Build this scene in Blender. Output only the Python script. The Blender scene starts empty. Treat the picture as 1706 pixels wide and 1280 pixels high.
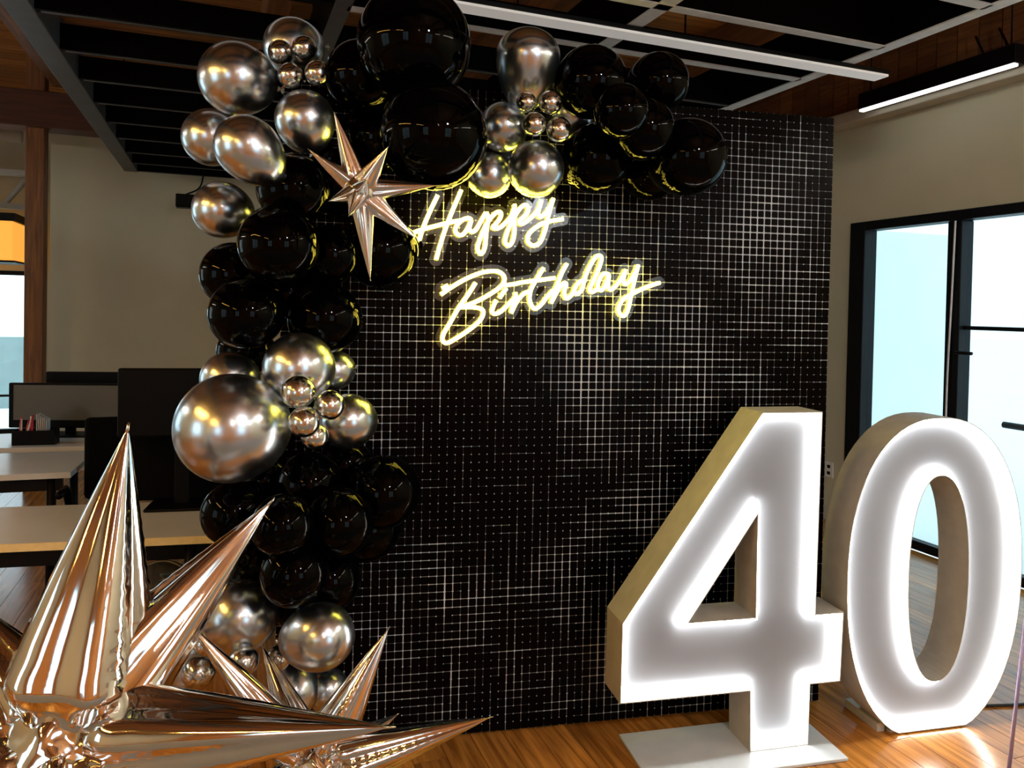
import bpy, bmesh, math, random
from mathutils import Vector, Matrix, geometry, noise

random.seed(7)
sc = bpy.context.scene
C = sc.collection
PI = math.pi

# ------------------------------------------------------------------ camera
F, H, CX, PPY = 1263.0, 1.58, 853.0, 537.0
ROT = Matrix.Rotation(PI/2 - math.radians(1.0), 3, 'X') @ Matrix.Rotation(0.02, 3, 'Z')
cam = bpy.data.cameras.new('camera')
cam.sensor_fit = 'HORIZONTAL'; cam.sensor_width = 36.0
cam.lens = F / 1706 * 36
cam.shift_y = -(640 - PPY) / 1706
cam.clip_start = 0.05; cam.clip_end = 200
camo = bpy.data.objects.new('camera', cam); C.objects.link(camo)
camo.matrix_world = Matrix.Translation((0, 0, H)) @ ROT.to_4x4()
sc.camera = camo

# ------------------------------------------------------------------ world and exposure
sc.view_settings.view_transform = 'Standard'
sc.view_settings.look = 'None'
sc.view_settings.gamma = 1.0
sc.view_settings.use_curve_mapping = False
sc.view_settings.exposure = 0.4
w = bpy.data.worlds.new('sky'); sc.world = w; w.use_nodes = True
bg = w.node_tree.nodes['Background']
bg.inputs[0].default_value = (0.70, 0.90, 1.0, 1)
bg.inputs[1].default_value = 2.2

YAW = math.radians(21.0)            # the room is turned against the camera
CY, SY = math.cos(YAW), math.sin(YAW)
def RP(u, v, z=0.0):                # room coordinates -> world
    return Vector((u*CY - v*SY, u*SY + v*CY, z))
def to_uv(p):
    return p[0]*CY + p[1]*SY, -p[0]*SY + p[1]*CY

def area(name, loc, rot, sx, sy, energy, col, portal=False):
    l = bpy.data.lights.new(name, 'AREA'); l.shape = 'RECTANGLE'; l.size = sx; l.size_y = sy
    l.energy = energy; l.color = col
    if portal: l.cycles.is_portal = True
    o = bpy.data.objects.new(name, l); C.objects.link(o)
    o.location = loc; o.rotation_euler = rot
    return o
# daylight portals in the window openings (sampling aid for the sky outside)
for u0, u1 in ((-3.9, -2.3), (1.5, 3.1)):
    area('window_daylight', RP((u0+u1)/2, -4.06, 1.6), (PI/2, 0, YAW), u1-u0, 2.0, 1, (1, 1, 1), True)
for v0, v1 in ((-0.6, 1.2), (5.4, 7.6)):
    area('window_daylight', RP(-5.06, (v0+v1)/2, 1.6), (PI/2, 0, YAW - PI/2), v1-v0, 2.0, 1, (1, 1, 1), True)
area('window_daylight', RP(4.46, 3.25, 1.15), (PI/2, 0, YAW + PI/2), 2.3, 2.2, 1, (1, 1, 1), True)
area('window_daylight', RP(-2.9, 10.06, 0.95), (PI/2, 0, YAW + PI), 1.7, 1.8, 1, (1, 1, 1), True)

def ray(x, y):
    return ROT @ Vector(((x-CX)/F, -(y-PPY)/F, -1.0))
def at(x, y, Y):                    # the point at distance Y that the photograph shows at (x, y)
    d = ray(x, y); return Vector((0, 0, H)) + d*(Y/d.y)
def onz(x, y, z):
    d = ray(x, y); return Vector((0, 0, H)) + d*((z-H)/d.z)

# ------------------------------------------------------------------ materials
def new_mat(name):
    m = bpy.data.materials.new(name); m.use_nodes = True
    return m, m.node_tree.nodes, m.node_tree.links, m.node_tree.nodes['Principled BSDF']
def pbr(name, col, rough=0.5, metal=0.0, ior=1.45, noise_amt=0.0, scale=8.0, bump=0.0, stretch=(1, 1, 1), coat=0.0):
    m, n, l, b = new_mat(name)
    b.inputs['Roughness'].default_value = rough
    b.inputs['Metallic'].default_value = metal
    b.inputs['IOR'].default_value = ior
    b.inputs['Coat Weight'].default_value = coat
    b.inputs['Base Color'].default_value = (*col, 1)
    if noise_amt or bump:
        tc = n.new('ShaderNodeTexCoord'); mp = n.new('ShaderNodeMapping')
        mp.inputs['Scale'].default_value = stretch
        l.new(tc.outputs['Object'], mp.inputs['Vector'])
        t = n.new('ShaderNodeTexNoise'); t.inputs['Scale'].default_value = scale; t.inputs['Detail'].default_value = 5
        l.new(mp.outputs['Vector'], t.inputs['Vector'])
        if noise_amt:
            r = n.new('ShaderNodeValToRGB')
            r.color_ramp.elements[0].position = 0.3; r.color_ramp.elements[1].position = 0.7
            r.color_ramp.elements[0].color = (*[c*(1-noise_amt) for c in col], 1)
            r.color_ramp.elements[1].color = (*[min(1, c*(1+noise_amt)) for c in col], 1)
            l.new(t.outputs['Fac'], r.inputs['Fac']); l.new(r.outputs['Color'], b.inputs['Base Color'])
        if bump:
            bp = n.new('ShaderNodeBump'); bp.inputs['Strength'].default_value = bump
            l.new(t.outputs['Fac'], bp.inputs['Height']); l.new(bp.outputs['Normal'], b.inputs['Normal'])
    return m
def emis(name, col, strength):
    m, n, l, b = new_mat(name)
    b.inputs['Base Color'].default_value = (*col, 1)
    b.inputs['Emission Color'].default_value = (*col, 1)
    b.inputs['Emission Strength'].default_value = strength
    return m
def wood(name, c1, c2, rough=0.35, axis='v', vary=0.35, gscale=3.0):
    m, n, l, b = new_mat(name)
    b.inputs['Roughness'].default_value = rough
    g = n.new('ShaderNodeNewGeometry'); mp = n.new('ShaderNodeMapping')
    mp.inputs['Rotation'].default_value = (0, 0, -YAW)
    l.new(g.outputs['Position'], mp.inputs['Vector'])
    mp2 = n.new('ShaderNodeMapping')
    mp2.inputs['Scale'].default_value = {'v': (14, 0.9, 14), 'u': (0.9, 14, 14), 'z': (14, 14, 0.9)}[axis]
    l.new(mp.outputs['Vector'], mp2.inputs['Vector'])
    oi = n.new('ShaderNodeObjectInfo')
    ad = n.new('ShaderNodeVectorMath'); ad.operation = 'ADD'
    mu = n.new('ShaderNodeMath'); mu.operation = 'MULTIPLY'; mu.inputs[1].default_value = 40
    l.new(oi.outputs['Random'], mu.inputs[0])
    l.new(mp2.outputs['Vector'], ad.inputs[0]); l.new(mu.outputs[0], ad.inputs[1])
    t = n.new('ShaderNodeTexNoise'); t.inputs['Scale'].default_value = gscale; t.inputs['Detail'].default_value = 6
    t.inputs['Distortion'].default_value = 0.6
    l.new(ad.outputs[0], t.inputs['Vector'])
    r = n.new('ShaderNodeValToRGB')
    r.color_ramp.elements[0].position = 0.32; r.color_ramp.elements[1].position = 0.68
    r.color_ramp.elements[0].color = (*c1, 1); r.color_ramp.elements[1].color = (*c2, 1)
    l.new(t.outputs['Fac'], r.inputs['Fac'])
    hs = n.new('ShaderNodeHueSaturation')
    mr = n.new('ShaderNodeMapRange'); mr.inputs['To Min'].default_value = 1-vary; mr.inputs['To Max'].default_value = 1+vary
    l.new(oi.outputs['Random'], mr.inputs['Value']); l.new(mr.outputs[0], hs.inputs['Value'])
    l.new(r.outputs['Color'], hs.inputs['Color']); l.new(hs.outputs['Color'], b.inputs['Base Color'])
    bp = n.new('ShaderNodeBump'); bp.inputs['Strength'].default_value = 0.06
    l.new(t.outputs['Fac'], bp.inputs['Height']); l.new(bp.outputs['Normal'], b.inputs['Normal'])
    return m
def pane_mat(name, tint=(0.96, 0.98, 0.98), refl=0.05, rough=0.02):
    m, n, l, b = new_mat(name)
    n.remove(b)
    t = n.new('ShaderNodeBsdfTransparent'); t.inputs[0].default_value = (*tint, 1)
    g = n.new('ShaderNodeBsdfGlossy'); g.inputs['Roughness'].default_value = rough
    mx = n.new('ShaderNodeMixShader'); mx.inputs[0].default_value = refl
    l.new(t.outputs[0], mx.inputs[1]); l.new(g.outputs[0], mx.inputs[2])
    l.new(mx.outputs[0], n['Material Output'].inputs['Surface'])
    return m

M = {}
M['wall'] = pbr('wall_paint', (0.55, 0.52, 0.37), 0.75, noise_amt=0.04, scale=3, bump=0.03)
M['cedar'] = wood('cedar_boards', (0.36, 0.14, 0.03), (0.72, 0.32, 0.08), 0.6, 'z', 0.2)
M['floor'] = wood('floor_wood', (0.26, 0.095, 0.016), (0.62, 0.26, 0.05), 0.2, 'v', 0.25)
M['ceil'] = wood('ceiling_wood', (0.20, 0.065, 0.012), (0.50, 0.20, 0.038), 0.6, 'u', 0.3)
M['beam'] = wood('beam_wood', (0.10, 0.032, 0.010), (0.22, 0.085, 0.022), 0.6, 'v', 0.2)
M['girder'] = wood('girder_wood', (0.06, 0.014, 0.006), (0.11, 0.03, 0.01), 0.6, 'u', 0.2)
M['post'] = wood('post_wood', (0.10, 0.035, 0.010), (0.24, 0.10, 0.025), 0.55, 'z', 0.1)
M['steel'] = pbr('painted_steel', (0.07, 0.08, 0.085), 0.5, noise_amt=0.15, scale=12)
M['black_steel'] = pbr('black_steel', (0.004, 0.004, 0.005), 0.45, ior=1.25, noise_amt=0.2, scale=10)
M['lattice'] = pbr('lattice_black', (0.0015, 0.0015, 0.0018), 0.6, ior=1.15, noise_amt=0.2, scale=10)
M['lit_edge'] = pbr('lattice_lit_edge', (0.66, 0.68, 0.68), 0.5, noise_amt=0.1, scale=20)  # light caught by the black beams' undersides, put into a pale colour
M['duct'] = pbr('duct_paint', (0.55, 0.52, 0.42), 0.5, noise_amt=0.06, scale=6)
M['ext_wall'] = pbr('exterior_panel', (0.86, 0.89, 0.92), 0.8, noise_amt=0.03, scale=2)
M['ext_ground'] = pbr('exterior_ground', (0.95, 0.95, 0.95), 0.9, noise_amt=0.02, scale=1)
M['ext_grey'] = pbr('exterior_grey', (0.25, 0.34, 0.36), 0.8, noise_amt=0.1, scale=3)
M['pane'] = pane_mat('window_pane')
M['door_pane'] = pane_mat('door_pane', (0.74, 0.80, 0.81), 0.05)
M['black'] = pbr('balloon_black', (0.0006, 0.0006, 0.0007), 0.03, ior=1.17, noise_amt=0.1, scale=4)
M['chrome'] = pbr('balloon_chrome', (0.68, 0.75, 0.82), 0.25, 1.0, noise_amt=0.04, scale=3)
M['chrome_small'] = pbr('balloon_chrome_small', (0.74, 0.76, 0.74), 0.18, 1.0, noise_amt=0.04, scale=3)
M['smoke'] = pbr('balloon_smoke', (0.16, 0.17, 0.15), 0.15, 0.85, noise_amt=0.05, scale=3)
M['foil'] = pbr('foil', (0.88, 0.87, 0.86), 0.08, 1.0, bump=0.06, noise_amt=0.03, scale=9)
M['foil_soft'] = pbr('foil_soft', (0.88, 0.87, 0.86), 0.16, 1.0, bump=0.15, noise_amt=0.05, scale=40)
M['sequin'] = pbr('sequin_black', (0.0016, 0.0008, 0.0006), 0.3, ior=1.12, noise_amt=0.3, scale=5)
M['mesh_back'] = pbr('backing_mesh', (0.80, 0.90, 1.0), 0.6, noise_amt=0.15, scale=30)
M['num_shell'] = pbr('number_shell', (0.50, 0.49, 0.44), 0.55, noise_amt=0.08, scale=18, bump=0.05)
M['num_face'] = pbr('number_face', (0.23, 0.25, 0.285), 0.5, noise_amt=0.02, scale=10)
M['led'] = emis('led_strip', (1.0, 0.96, 0.90), 22.0)
M['neon'] = emis('neon_tube', (1.0, 0.78, 0.09), 17.0)
M['acrylic'] = pane_mat('acrylic', (0.90, 0.90, 0.84), 0.10, 0.25)
M['plate'] = pbr('base_plate', (0.62, 0.70, 0.76), 0.35, noise_amt=0.05, scale=9)
M['desk'] = pbr('desk_laminate', (0.60, 0.62, 0.62), 0.3, noise_amt=0.03, scale=6)
M['desk_edge'] = pbr('desk_edge', (0.85, 0.68, 0.33), 0.5, noise_amt=0.1, scale=25)
M['desk_pale'] = pbr('desk_pale', (0.62, 0.70, 0.76), 0.25, noise_amt=0.03, scale=6)
M['plastic'] = pbr('black_plastic', (0.002, 0.002, 0.0025), 0.4, ior=1.2, noise_amt=0.2, scale=15)
M['fabric'] = pbr('black_fabric', (0.002, 0.002, 0.0025), 0.9, ior=1.2, noise_amt=0.3, scale=60, bump=0.2)
M['screen'] = pbr('dark_screen', (0.10, 0.095, 0.075), 0.25, noise_amt=0.1, scale=2)
M['white'] = pbr('white_plastic', (0.75, 0.74, 0.70), 0.45, noise_amt=0.03, scale=10)
M['paper'] = pbr('paper', (0.80, 0.80, 0.80), 0.8, noise_amt=0.05, scale=40)
M['red'] = pbr('red_plastic', (0.45, 0.02, 0.05), 0.4, noise_amt=0.1, scale=20)
M['cord'] = pbr('white_cord', (0.8, 0.8, 0.8), 0.5, noise_amt=0.03, scale=20)
M['dark_cord'] = pbr('dark_cord', (0.015, 0.02, 0.02), 0.5, noise_amt=0.1, scale=20)
M['lilac'] = pbr('lilac_metal', (0.36, 0.30, 0.50), 0.35, 0.5, noise_amt=0.1, scale=8)
M['warm_lamp'] = emis('warm_lamp', (1.0, 0.52, 0.10), 170.0)
M['cool_lamp'] = emis('cool_lamp', (0.86, 0.95, 1.0), 230.0)
M['fill_lamp'] = emis('fill_lamp', (1.0, 0.91, 0.77), 80.0)  # added unseen neutral lamps that brighten the room
M['lin_lamp'] = emis('linear_lamp', (1.0, 0.97, 0.9), 3.0)
M['shade'] = emis('orange_shade', (1.0, 0.42, 0.06), 0.75)
M['dim_lens'] = emis('lamp_lens', (0.95, 0.93, 0.90), 0.16)
M['truss'] = pbr('pale_truss', (0.62, 0.60, 0.52), 0.6, noise_amt=0.06, scale=9)

# ------------------------------------------------------------------ helpers
class MB:
    """collects shapes in local coordinates; build() links them as one mesh object"""
    def __init__(s): s.v = []; s.f = []; s.smooth = []
    def add(s, vs, fs, smooth=False):
        k = len(s.v); s.v += [tuple(p) for p in vs]
        for q in fs: s.f.append([i+k for i in q]); s.smooth.append(smooth)
        return s
    def box(s, x0, x1, y0, y1, z0, z1, bev=0.0):
        b = min(bev, (x1-x0)*.45, (y1-y0)*.45, (z1-z0)*.45)
        if b <= 0:
            vs = [(x, y, z) for x in (x0, x1) for y in (y0, y1) for z in (z0, z1)]
            return s.add(vs, [(0, 1, 3, 2), (4, 6, 7, 5), (0, 4, 5, 1), (2, 3, 7, 6), (0, 2, 6, 4), (1, 5, 7, 3)])
        bm = bmesh.new(); bmesh.ops.create_cube(bm, size=1)
        for q in bm.verts:
            q.co = Vector(((x0+x1)/2 + q.co.x*(x1-x0), (y0+y1)/2 + q.co.y*(y1-y0), (z0+z1)/2 + q.co.z*(z1-z0)))
        bmesh.ops.bevel(bm, geom=bm.edges[:], offset=b, segments=2, profile=0.5, affect='EDGES')
        bm.verts.index_update()
        s.add([q.co[:] for q in bm.verts], [[q.index for q in f.verts] for f in bm.faces]); bm.free()
        return s
    def tube(s, pts, r, n=8, closed=False, caps=True):
        pts = [Vector(p) for p in pts]; N = len(pts); base = len(s.v)
        rr = r if isinstance(r, (list, tuple)) else [r]*N
        up = Vector((0, 0, 1)); prev = None; vs = []
        for i, p in enumerate(pts):
            a = pts[(i-1) % N] if (closed or i > 0) else p
            b = pts[(i+1) % N] if (closed or i < N-1) else p
            t = (b-a).normalized() if (b-a).length > 1e-9 else Vector((0, 0, 1))
            if prev is None:
                x = t.cross(up) if abs(t.z) < 0.95 else t.cross(Vector((1, 0, 0)))
            else:
                x = prev - t*prev.dot(t)
            x.normalize(); prev = x; y = t.cross(x)
            for k in range(n):
                an = 2*PI*k/n
                vs.append(p + (x*math.cos(an) + y*math.sin(an))*rr[i])
        fs = []
        for i in range(N if closed else N-1):
            j = (i+1) % N
            for k in range(n):
                fs.append((i*n+k, i*n+(k+1) % n, j*n+(k+1) % n, j*n+k))
        if caps and not closed:
            fs.append(tuple(range(n))[::-1]); fs.append(tuple((N-1)*n+k for k in range(n)))
        return s.add(vs, fs, True)
    def cyl(s, p, q, r, n=16, r2=None):
        return s.tube([p, q], [r, r if r2 is None else r2], n)
    def prism(s, poly, y0, y1, holes=()):
        """polygon in (x, z), extruded from y0 to y1"""
        rings = [list(poly)] + [list(h) for h in holes]
        tris = geometry.tessellate_polygon([[Vector((a, b, 0)) for a, b in r] for r in rings])
        flat = [p for r in rings for p in r]; n = len(flat)
        vs = [(a, y0, b) for a, b in flat] + [(a, y1, b) for a, b in flat]
        fs = [tuple(t) for t in tris] + [tuple(i+n for i in t[::-1]) for t in tris]
        k = 0
        for r in rings:
            m = len(r)
            for i in range(m):
                fs.append((k+i, k+(i+1) % m, n+k+(i+1) % m, n+k+i))
            k += m
        return s.add(vs, fs)
    def mesh(s, name, mat):
        me = bpy.data.meshes.new(name); me.from_pydata(s.v, [], s.f)
        me.polygons.foreach_set('use_smooth', s.smooth)
        bm = bmesh.new(); bm.from_mesh(me); bmesh.ops.recalc_face_normals(bm, faces=bm.faces[:]); bm.to_mesh(me); bm.free()
        me.materials.append(M[mat]); me.update()
        return me
    def build(s, name, mat, parent=None, loc=None, rotz=None):
        return link(name, s.mesh(name, mat), parent, loc, rotz)
def link(name, me, parent=None, loc=None, rotz=None):
    o = bpy.data.objects.new(name, me); C.objects.link(o)
    if parent: o.parent = parent
    if loc is not None: o.location = loc
    if rotz is not None: o.rotation_euler = (0, 0, rotz)
    return o
def tag(o, label=None, cat=None, group=None, kind=None):
    if label: o['label'] = label
    if cat: o['category'] = cat
    if group: o['group'] = group
    if kind: o['kind'] = kind
    return o
def thing(name, label, cat, loc=(0, 0, 0), rotz=0.0, group=None, kind=None):
    return tag(link(name, None, None, loc, rotz), label, cat, group, kind)
def struct(name, label, cat, mb, mat, parent=None):
    return tag(mb.build(name, mat, parent, None, YAW if not parent else None), label, cat, None, 'structure')
def wall_with_holes(a0, a1, z0, z1, holes):
    """list of (a0,a1,z0,z1) slabs that fill a wall around its openings"""
    out = []; x = a0
    for h0, h1, hz0, hz1 in sorted(holes):
        if h0 > x: out.append((x, h0, z0, z1))
        if hz0 > z0: out.append((h0, h1, z0, hz0))
        if hz1 < z1: out.append((h0, h1, hz1, z1))
        x = h1
    if x < a1: out.append((x, a1, z0, z1))
    return out
def catmull(pts, step=6):
    P = [Vector(p) for p in pts]; out = []
    for i in range(len(P)-1):
        p0 = P[i-1] if i else P[i]*2-P[i+1]; p1 = P[i]; p2 = P[i+1]; p3 = P[i+2] if i+2 < len(P) else P[i+1]*2-P[i]
        for k in range(step):
            t = k/step
            out.append(0.5*((2*p1) + (p2-p0)*t + (2*p0-5*p1+4*p2-p3)*t*t + (3*p1-p0-3*p2+p3)*t**3))
    out.append(P[-1]); return out

# ------------------------------------------------------------------ room shell
ZC = 3.62
fl = MB().box(-5, 4.4, -4, 10, -0.06, -0.012)
floor = struct('floor', 'orange brown wooden plank floor of the whole room', 'floor', fl, 'girder')
PW, PL = 0.12, 1.9
plank_me = MB().box(0.0012, PW-0.0012, 0.0012, PL-0.0012, -0.012, 0.0).mesh('plank', 'floor')
rest = MB()
cnt = 0
for i in range(int(9.4/PW)+1):
    u = -5 + i*PW
    off = (i*0.71) % PL
    v = -4 - off
    while v < 10:
        a, b = max(v, -4), min(v+PL, 10)
        u2 = min(u+PW, 4.4)
        if u2-u > 0.02 and b-a > 0.02:
            full = abs(b-a-PL) < 1e-6 and abs(u2-u-PW) < 1e-6
            if full and 0.2 < u+PW and v+PL > 1.7 and v < 5.5 and cnt < 150:
                link('plank', plank_me, floor, (u, v, 0)); cnt += 1
            elif full and -2.2 < u < 0.2 and v+PL > 2.2 and v < 4 and cnt < 230:
                link('plank', plank_me, floor, (u, v, 0)); cnt += 1
            else:
                rest.box(u+0.0012, u2-0.0012, a+0.0012, b-0.0012, -0.012, 0)
        v += PL
tag(rest.build('plank_field', 'floor', floor), kind='stuff')

M['carpet'] = pbr('carpet', (0.20, 0.20, 0.20), 0.95, noise_amt=0.25, scale=60, bump=0.2)  # unseen carpet added to keep orange floor bounce off the silver balloons
struct('carpet', 'large grey unseen carpet added to grey the balloon reflections', 'carpet', MB().box(-3.2, 3.9, -1.3, 1.35, 0.0005, .008), 'carpet')
ce = MB().box(-5, 4.4, -4, 10, ZC+0.02, ZC+0.10)
ceiling = struct('ceiling', 'dark orange board ceiling above the black hung lattice', 'ceiling', ce, 'girder')
board_me = MB().box(-5, 4.4, 0.004, 0.196, ZC, ZC+0.02).mesh('board', 'ceil')
for i in range(70):
    link('board', board_me, ceiling, (0, -4+i*0.2, 0))

BW = [(-3.9, -2.3, 0.6, 2.6), (1.5, 3.1, 0.6, 2.6)]
mb = MB()
for a0, a1, z0, z1 in wall_with_holes(-5.2, 4.6, 0, ZC, BW): mb.box(a0, a1, -4.2, -4.0, z0, z1)
struct('wall_front', 'cedar board wall with two windows facing the party corner', 'wall', mb, 'cedar')
LW = [(-0.6, 1.2, 0.6, 2.6), (5.4, 7.6, 0.6, 2.6)]
mb = MB()
for a0, a1, z0, z1 in wall_with_holes(-4, 10, 0, ZC, LW): mb.box(-5.2, -5.0, a0, a1, z0, z1)
struct('wall_left', 'long painted wall with two windows beside the desks', 'wall', mb, 'wall')
mb = MB().box(-1.47, 4.4, 8.0, 8.15, 0, 3.0)
struct('wall_back', 'plain dim beige wall behind the desks', 'wall', mb, 'wall')
mb = MB()
for a0, a1, z0, z1 in wall_with_holes(-5.2, -1.47, 0, ZC, [(-3.8, -2.02, 0.05, 1.9)]): mb.box(a0, a1, 10.0, 10.2, z0, z1)
mb.box(-1.6, 4.6, 10.0, 10.2, 0, ZC)
struct('wall_end', 'far end wall around the bright window past the post', 'wall', mb, 'wall')
mb = MB()
for a0, a1, z0, z1 in wall_with_holes(-4.0, 10, 0, ZC, [(2.1, 4.4, 0.0, 2.27)]): mb.box(4.4, 4.6, a0, a1, z0, z1)
struct('wall_right', 'warm beige wall around the black framed glass door', 'wall', mb, 'wall')
struct('baseboard_right', 'low beige skirting along the beige wall by the door', 'baseboard', MB().box(4.385, 4.4, 4.42, 8.0, 0, 0.09), 'duct')
struct('baseboard_back', 'low skirting along the plain dim wall', 'baseboard', MB().box(-1.47, 4.38, 7.985, 8.0, 0, 0.09), 'duct')

def window(name, label, along, a0, a1, z0, z1, pos, nmul, hbar, mat='black_steel', t=0.05, d=0.07):
    o = tag(link(name, None, None, (0, 0, 0), YAW), label, 'window', None, 'structure')
    def bx(m, p0, p1, q0, q1, dd=d, sh=0.0):
        if along == 'u': m.box(p0, p1, pos-dd/2+sh, pos+dd/2+sh, q0, q1)
        else: m.box(pos-dd/2+sh, pos+dd/2+sh, p0, p1, q0, q1)
        return m
    fr = MB()
    for q in ((a0, a0+t, z0, z1), (a1-t, a1, z0, z1), (a0+t, a1-t, z0, z0+t), (a0+t, a1-t, z1-t, z1)): bx(fr, *q)
    fr.build('window_frame', mat, o)
    xs = [a0+t+(a1-a0-2*t)*k/(nmul+1) for k in range(nmul+2)]
    for k in range(1, nmul+1): bx(MB(), xs[k]-t*.4, xs[k]+t*.4, z0+t, z1-t, d*.8).build('mullion', mat, o)
    zs = [z0+t] + ([hbar] if hbar else []) + [z1-t]
    for k in range(nmul+1):
        for j in range(len(zs)-1):
            bx(MB(), xs[k], xs[k+1], zs[j], zs[j+1], 0.006).build('pane', 'pane', o)
        if hbar: bx(MB(), xs[k], xs[k+1], hbar-.012, hbar+.012, d*.7).build('glazing_bar', mat, o)
    return o
for k, (a0, a1, z0, z1) in enumerate(BW):
    window('window_%d' % (k+1), 'window of the street wall nearer the %s' % ('desks', 'glass door')[k], 'u', a0, a1, z0, z1, -4.1, 1, None)
for k, (a0, a1, z0, z1) in enumerate(LW):
    window('window_%d' % (k+3), 'window of the desk side wall nearer the %s' % ('street wall', 'wooden post')[k], 'v', a0, a1, z0, z1, -5.1, 1, None)
window('window_5', 'bright window past the wooden post, seen beyond the monitors', 'u', -3.8, -2.02, 0.05, 1.9, 10.1, 0, 0.48)

# glazed door in the beige wall: side light, mullion, door leaf
dr = tag(link('door_1', None, None, (0, 0, 0), YAW), 'black framed glass door and side light in the beige wall', 'door', None, 'structure')
pu0, pu1 = 4.40, 4.50
fr = MB().box(pu0-.02, pu1, 4.26, 4.40, 0, 2.27, .006).box(pu0-.02, pu1, 2.1, 4.26, 2.205, 2.27, .006)
fr.build('door_frame', 'black_steel', dr)
MB().box(pu0-.01, pu1, 3.49, 3.59, 0, 2.205, .006).build('mullion', 'black_steel', dr)
MB().box(pu0+.03, pu1-.03, 2.1, 3.49, 1.505, 1.53).build('glazing_bar', 'black_steel', dr)
MB().box(pu0+.02, pu1-.02, 3.59, 4.26, 0.0, 0.06).build('bottom_rail', 'black_steel', dr)
MB().box(pu0+.02, pu1-.02, 2.1, 3.49, 0.0, 0.06).build('bottom_rail', 'black_steel', dr)
for a, b, z0, z1 in ((3.59, 4.26, 0.06, 2.205), (2.1, 3.49, 0.06, 1.505), (2.1, 3.49, 1.53, 2.205)):
    MB().box(pu0+.047, pu0+.053, a, b, z0, z1).build('pane', 'door_pane', dr)
hd = MB().cyl((4.41, 3.47, 1.36), (4.34, 3.47, 1.36), .012, 10).cyl((4.345, 3.475, 1.36), (4.345, 3.36, 1.36), .011, 10)
hd.build('door_handle', 'black_steel', dr)

tag(MB().tube(catmull([(4.37, 3.52, 2.2), (4.375, 3.535, 1.7), (4.37, 3.545, 1.2), (4.375, 3.55, .75)]), .006).build('hanging_cord', 'cord', None, (0, 0, 0), YAW),
    'thin white cord hanging down the black door mullion', 'cord')
ou = thing('wall_outlet', 'pale outlet plate low on the beige wall beside the door', 'outlet', RP(4.395, 4.555, .39), YAW)
MB().box(-.008, .005, -.04, .04, -.06, .06, .004).build('plate', 'white', ou)
for z in (-.025, .025): MB().box(-.0095, -.0075, -.015, .015, z-.012, z+.012).build('socket', 'plastic', ou)

# outside
g = MB().box(-60, 60, -60, 60, -0.25, -0.15)
struct('ground', 'bright pale pavement outside the glass door', 'ground', g, 'ext_ground')
struct('exterior_wall', 'pale grey blue building wall seen through the side light', 'wall', MB().box(5.2, 7.55, 6.0, 6.3, -.15, 2.47), 'ext_wall')
struct('exterior_fence', 'grey teal fence seen through the bright window past the post', 'fence', MB().box(-9, 1, 14.0, 14.1, -.15, 0.98), 'ext_grey')
rl = thing('outdoor_handrail', 'dark handrail outside behind the glass door leaf', 'rail', RP(5.6, 3.0, -.15), YAW)
MB().cyl((0, 0.1, .92), (0, 1.05, .92), .025, 10).build('rail', 'black_steel', rl)
for v in (.15, .45): MB().cyl((0, v, 0), (0, v, .92), .016, 8).build('post', 'black_steel', rl)

# service ledge and boards on top of the beige wall
t1 = struct('trim_1', 'pale service duct running along the top of the beige wall', 'duct', MB().box(4.26, 4.4, 1.0, 8.0, 2.985, 3.075, .01), 'duct')
bdm = MB().box(4.375, 4.398, 0.004, 0.146, 3.08, ZC).mesh('board', 'beam')
t2 = struct('trim_2', 'brown upright boards above the pale duct', 'boards', MB().box(4.390, 4.399, 1.0, 8.0, 3.08, ZC), 'girder')
for k in range(46): link('board', bdm, t2, (0, 1.0+k*.15, 0))
ln = thing('linear_wall_lamp', 'black linear lamp with a lit edge along the pale duct', 'lamp', RP(4.17, 3.54, 2.995), YAW)
MB().box(-.05, .05, -.56, .56, .02, .13, .006).build('housing', 'black_steel', ln)
MB().box(-.045, -.01, -.55, .55, .005, .02).build('diffuser', 'lin_lamp', ln)
for v in (-.5, .5): MB().cyl((0, v, .13), (.0, v, ZC-3.0), .005, 6).build('hanger', 'black_steel', ln)
for v in (-.45, -.30): MB().tube([(.09, v, .08), (.06, v+.03, .2), (.1, v+.1, .3)], .007, 6).build('bracket', 'black_steel', ln)

# wooden structure
post = struct('wood_post', 'square wooden post at the end of the plain dim wall', 'post', MB().box(-1.525, -1.385, 7.3, 7.45, 0, ZC, .008), 'post')
struct('cross_girder', 'dark red girder crossing over the wooden post', 'beam', MB().box(-5, 4.4, 7.25, 7.5, 3.0, 3.3, .008), 'girder')
for k, u in enumerate((-4.2, -2.7, -1.25, 0.3, 1.85, 3.35)):
    struct('ceiling_joist', 'orange brown ceiling joist, number %s from the desk windows' % ('one', 'two', 'three', 'four', 'five', 'six')[k], 'beam',
           MB().box(u-.07, u+.07, -4, 7.25, 3.34, ZC, .006), 'beam')

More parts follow.
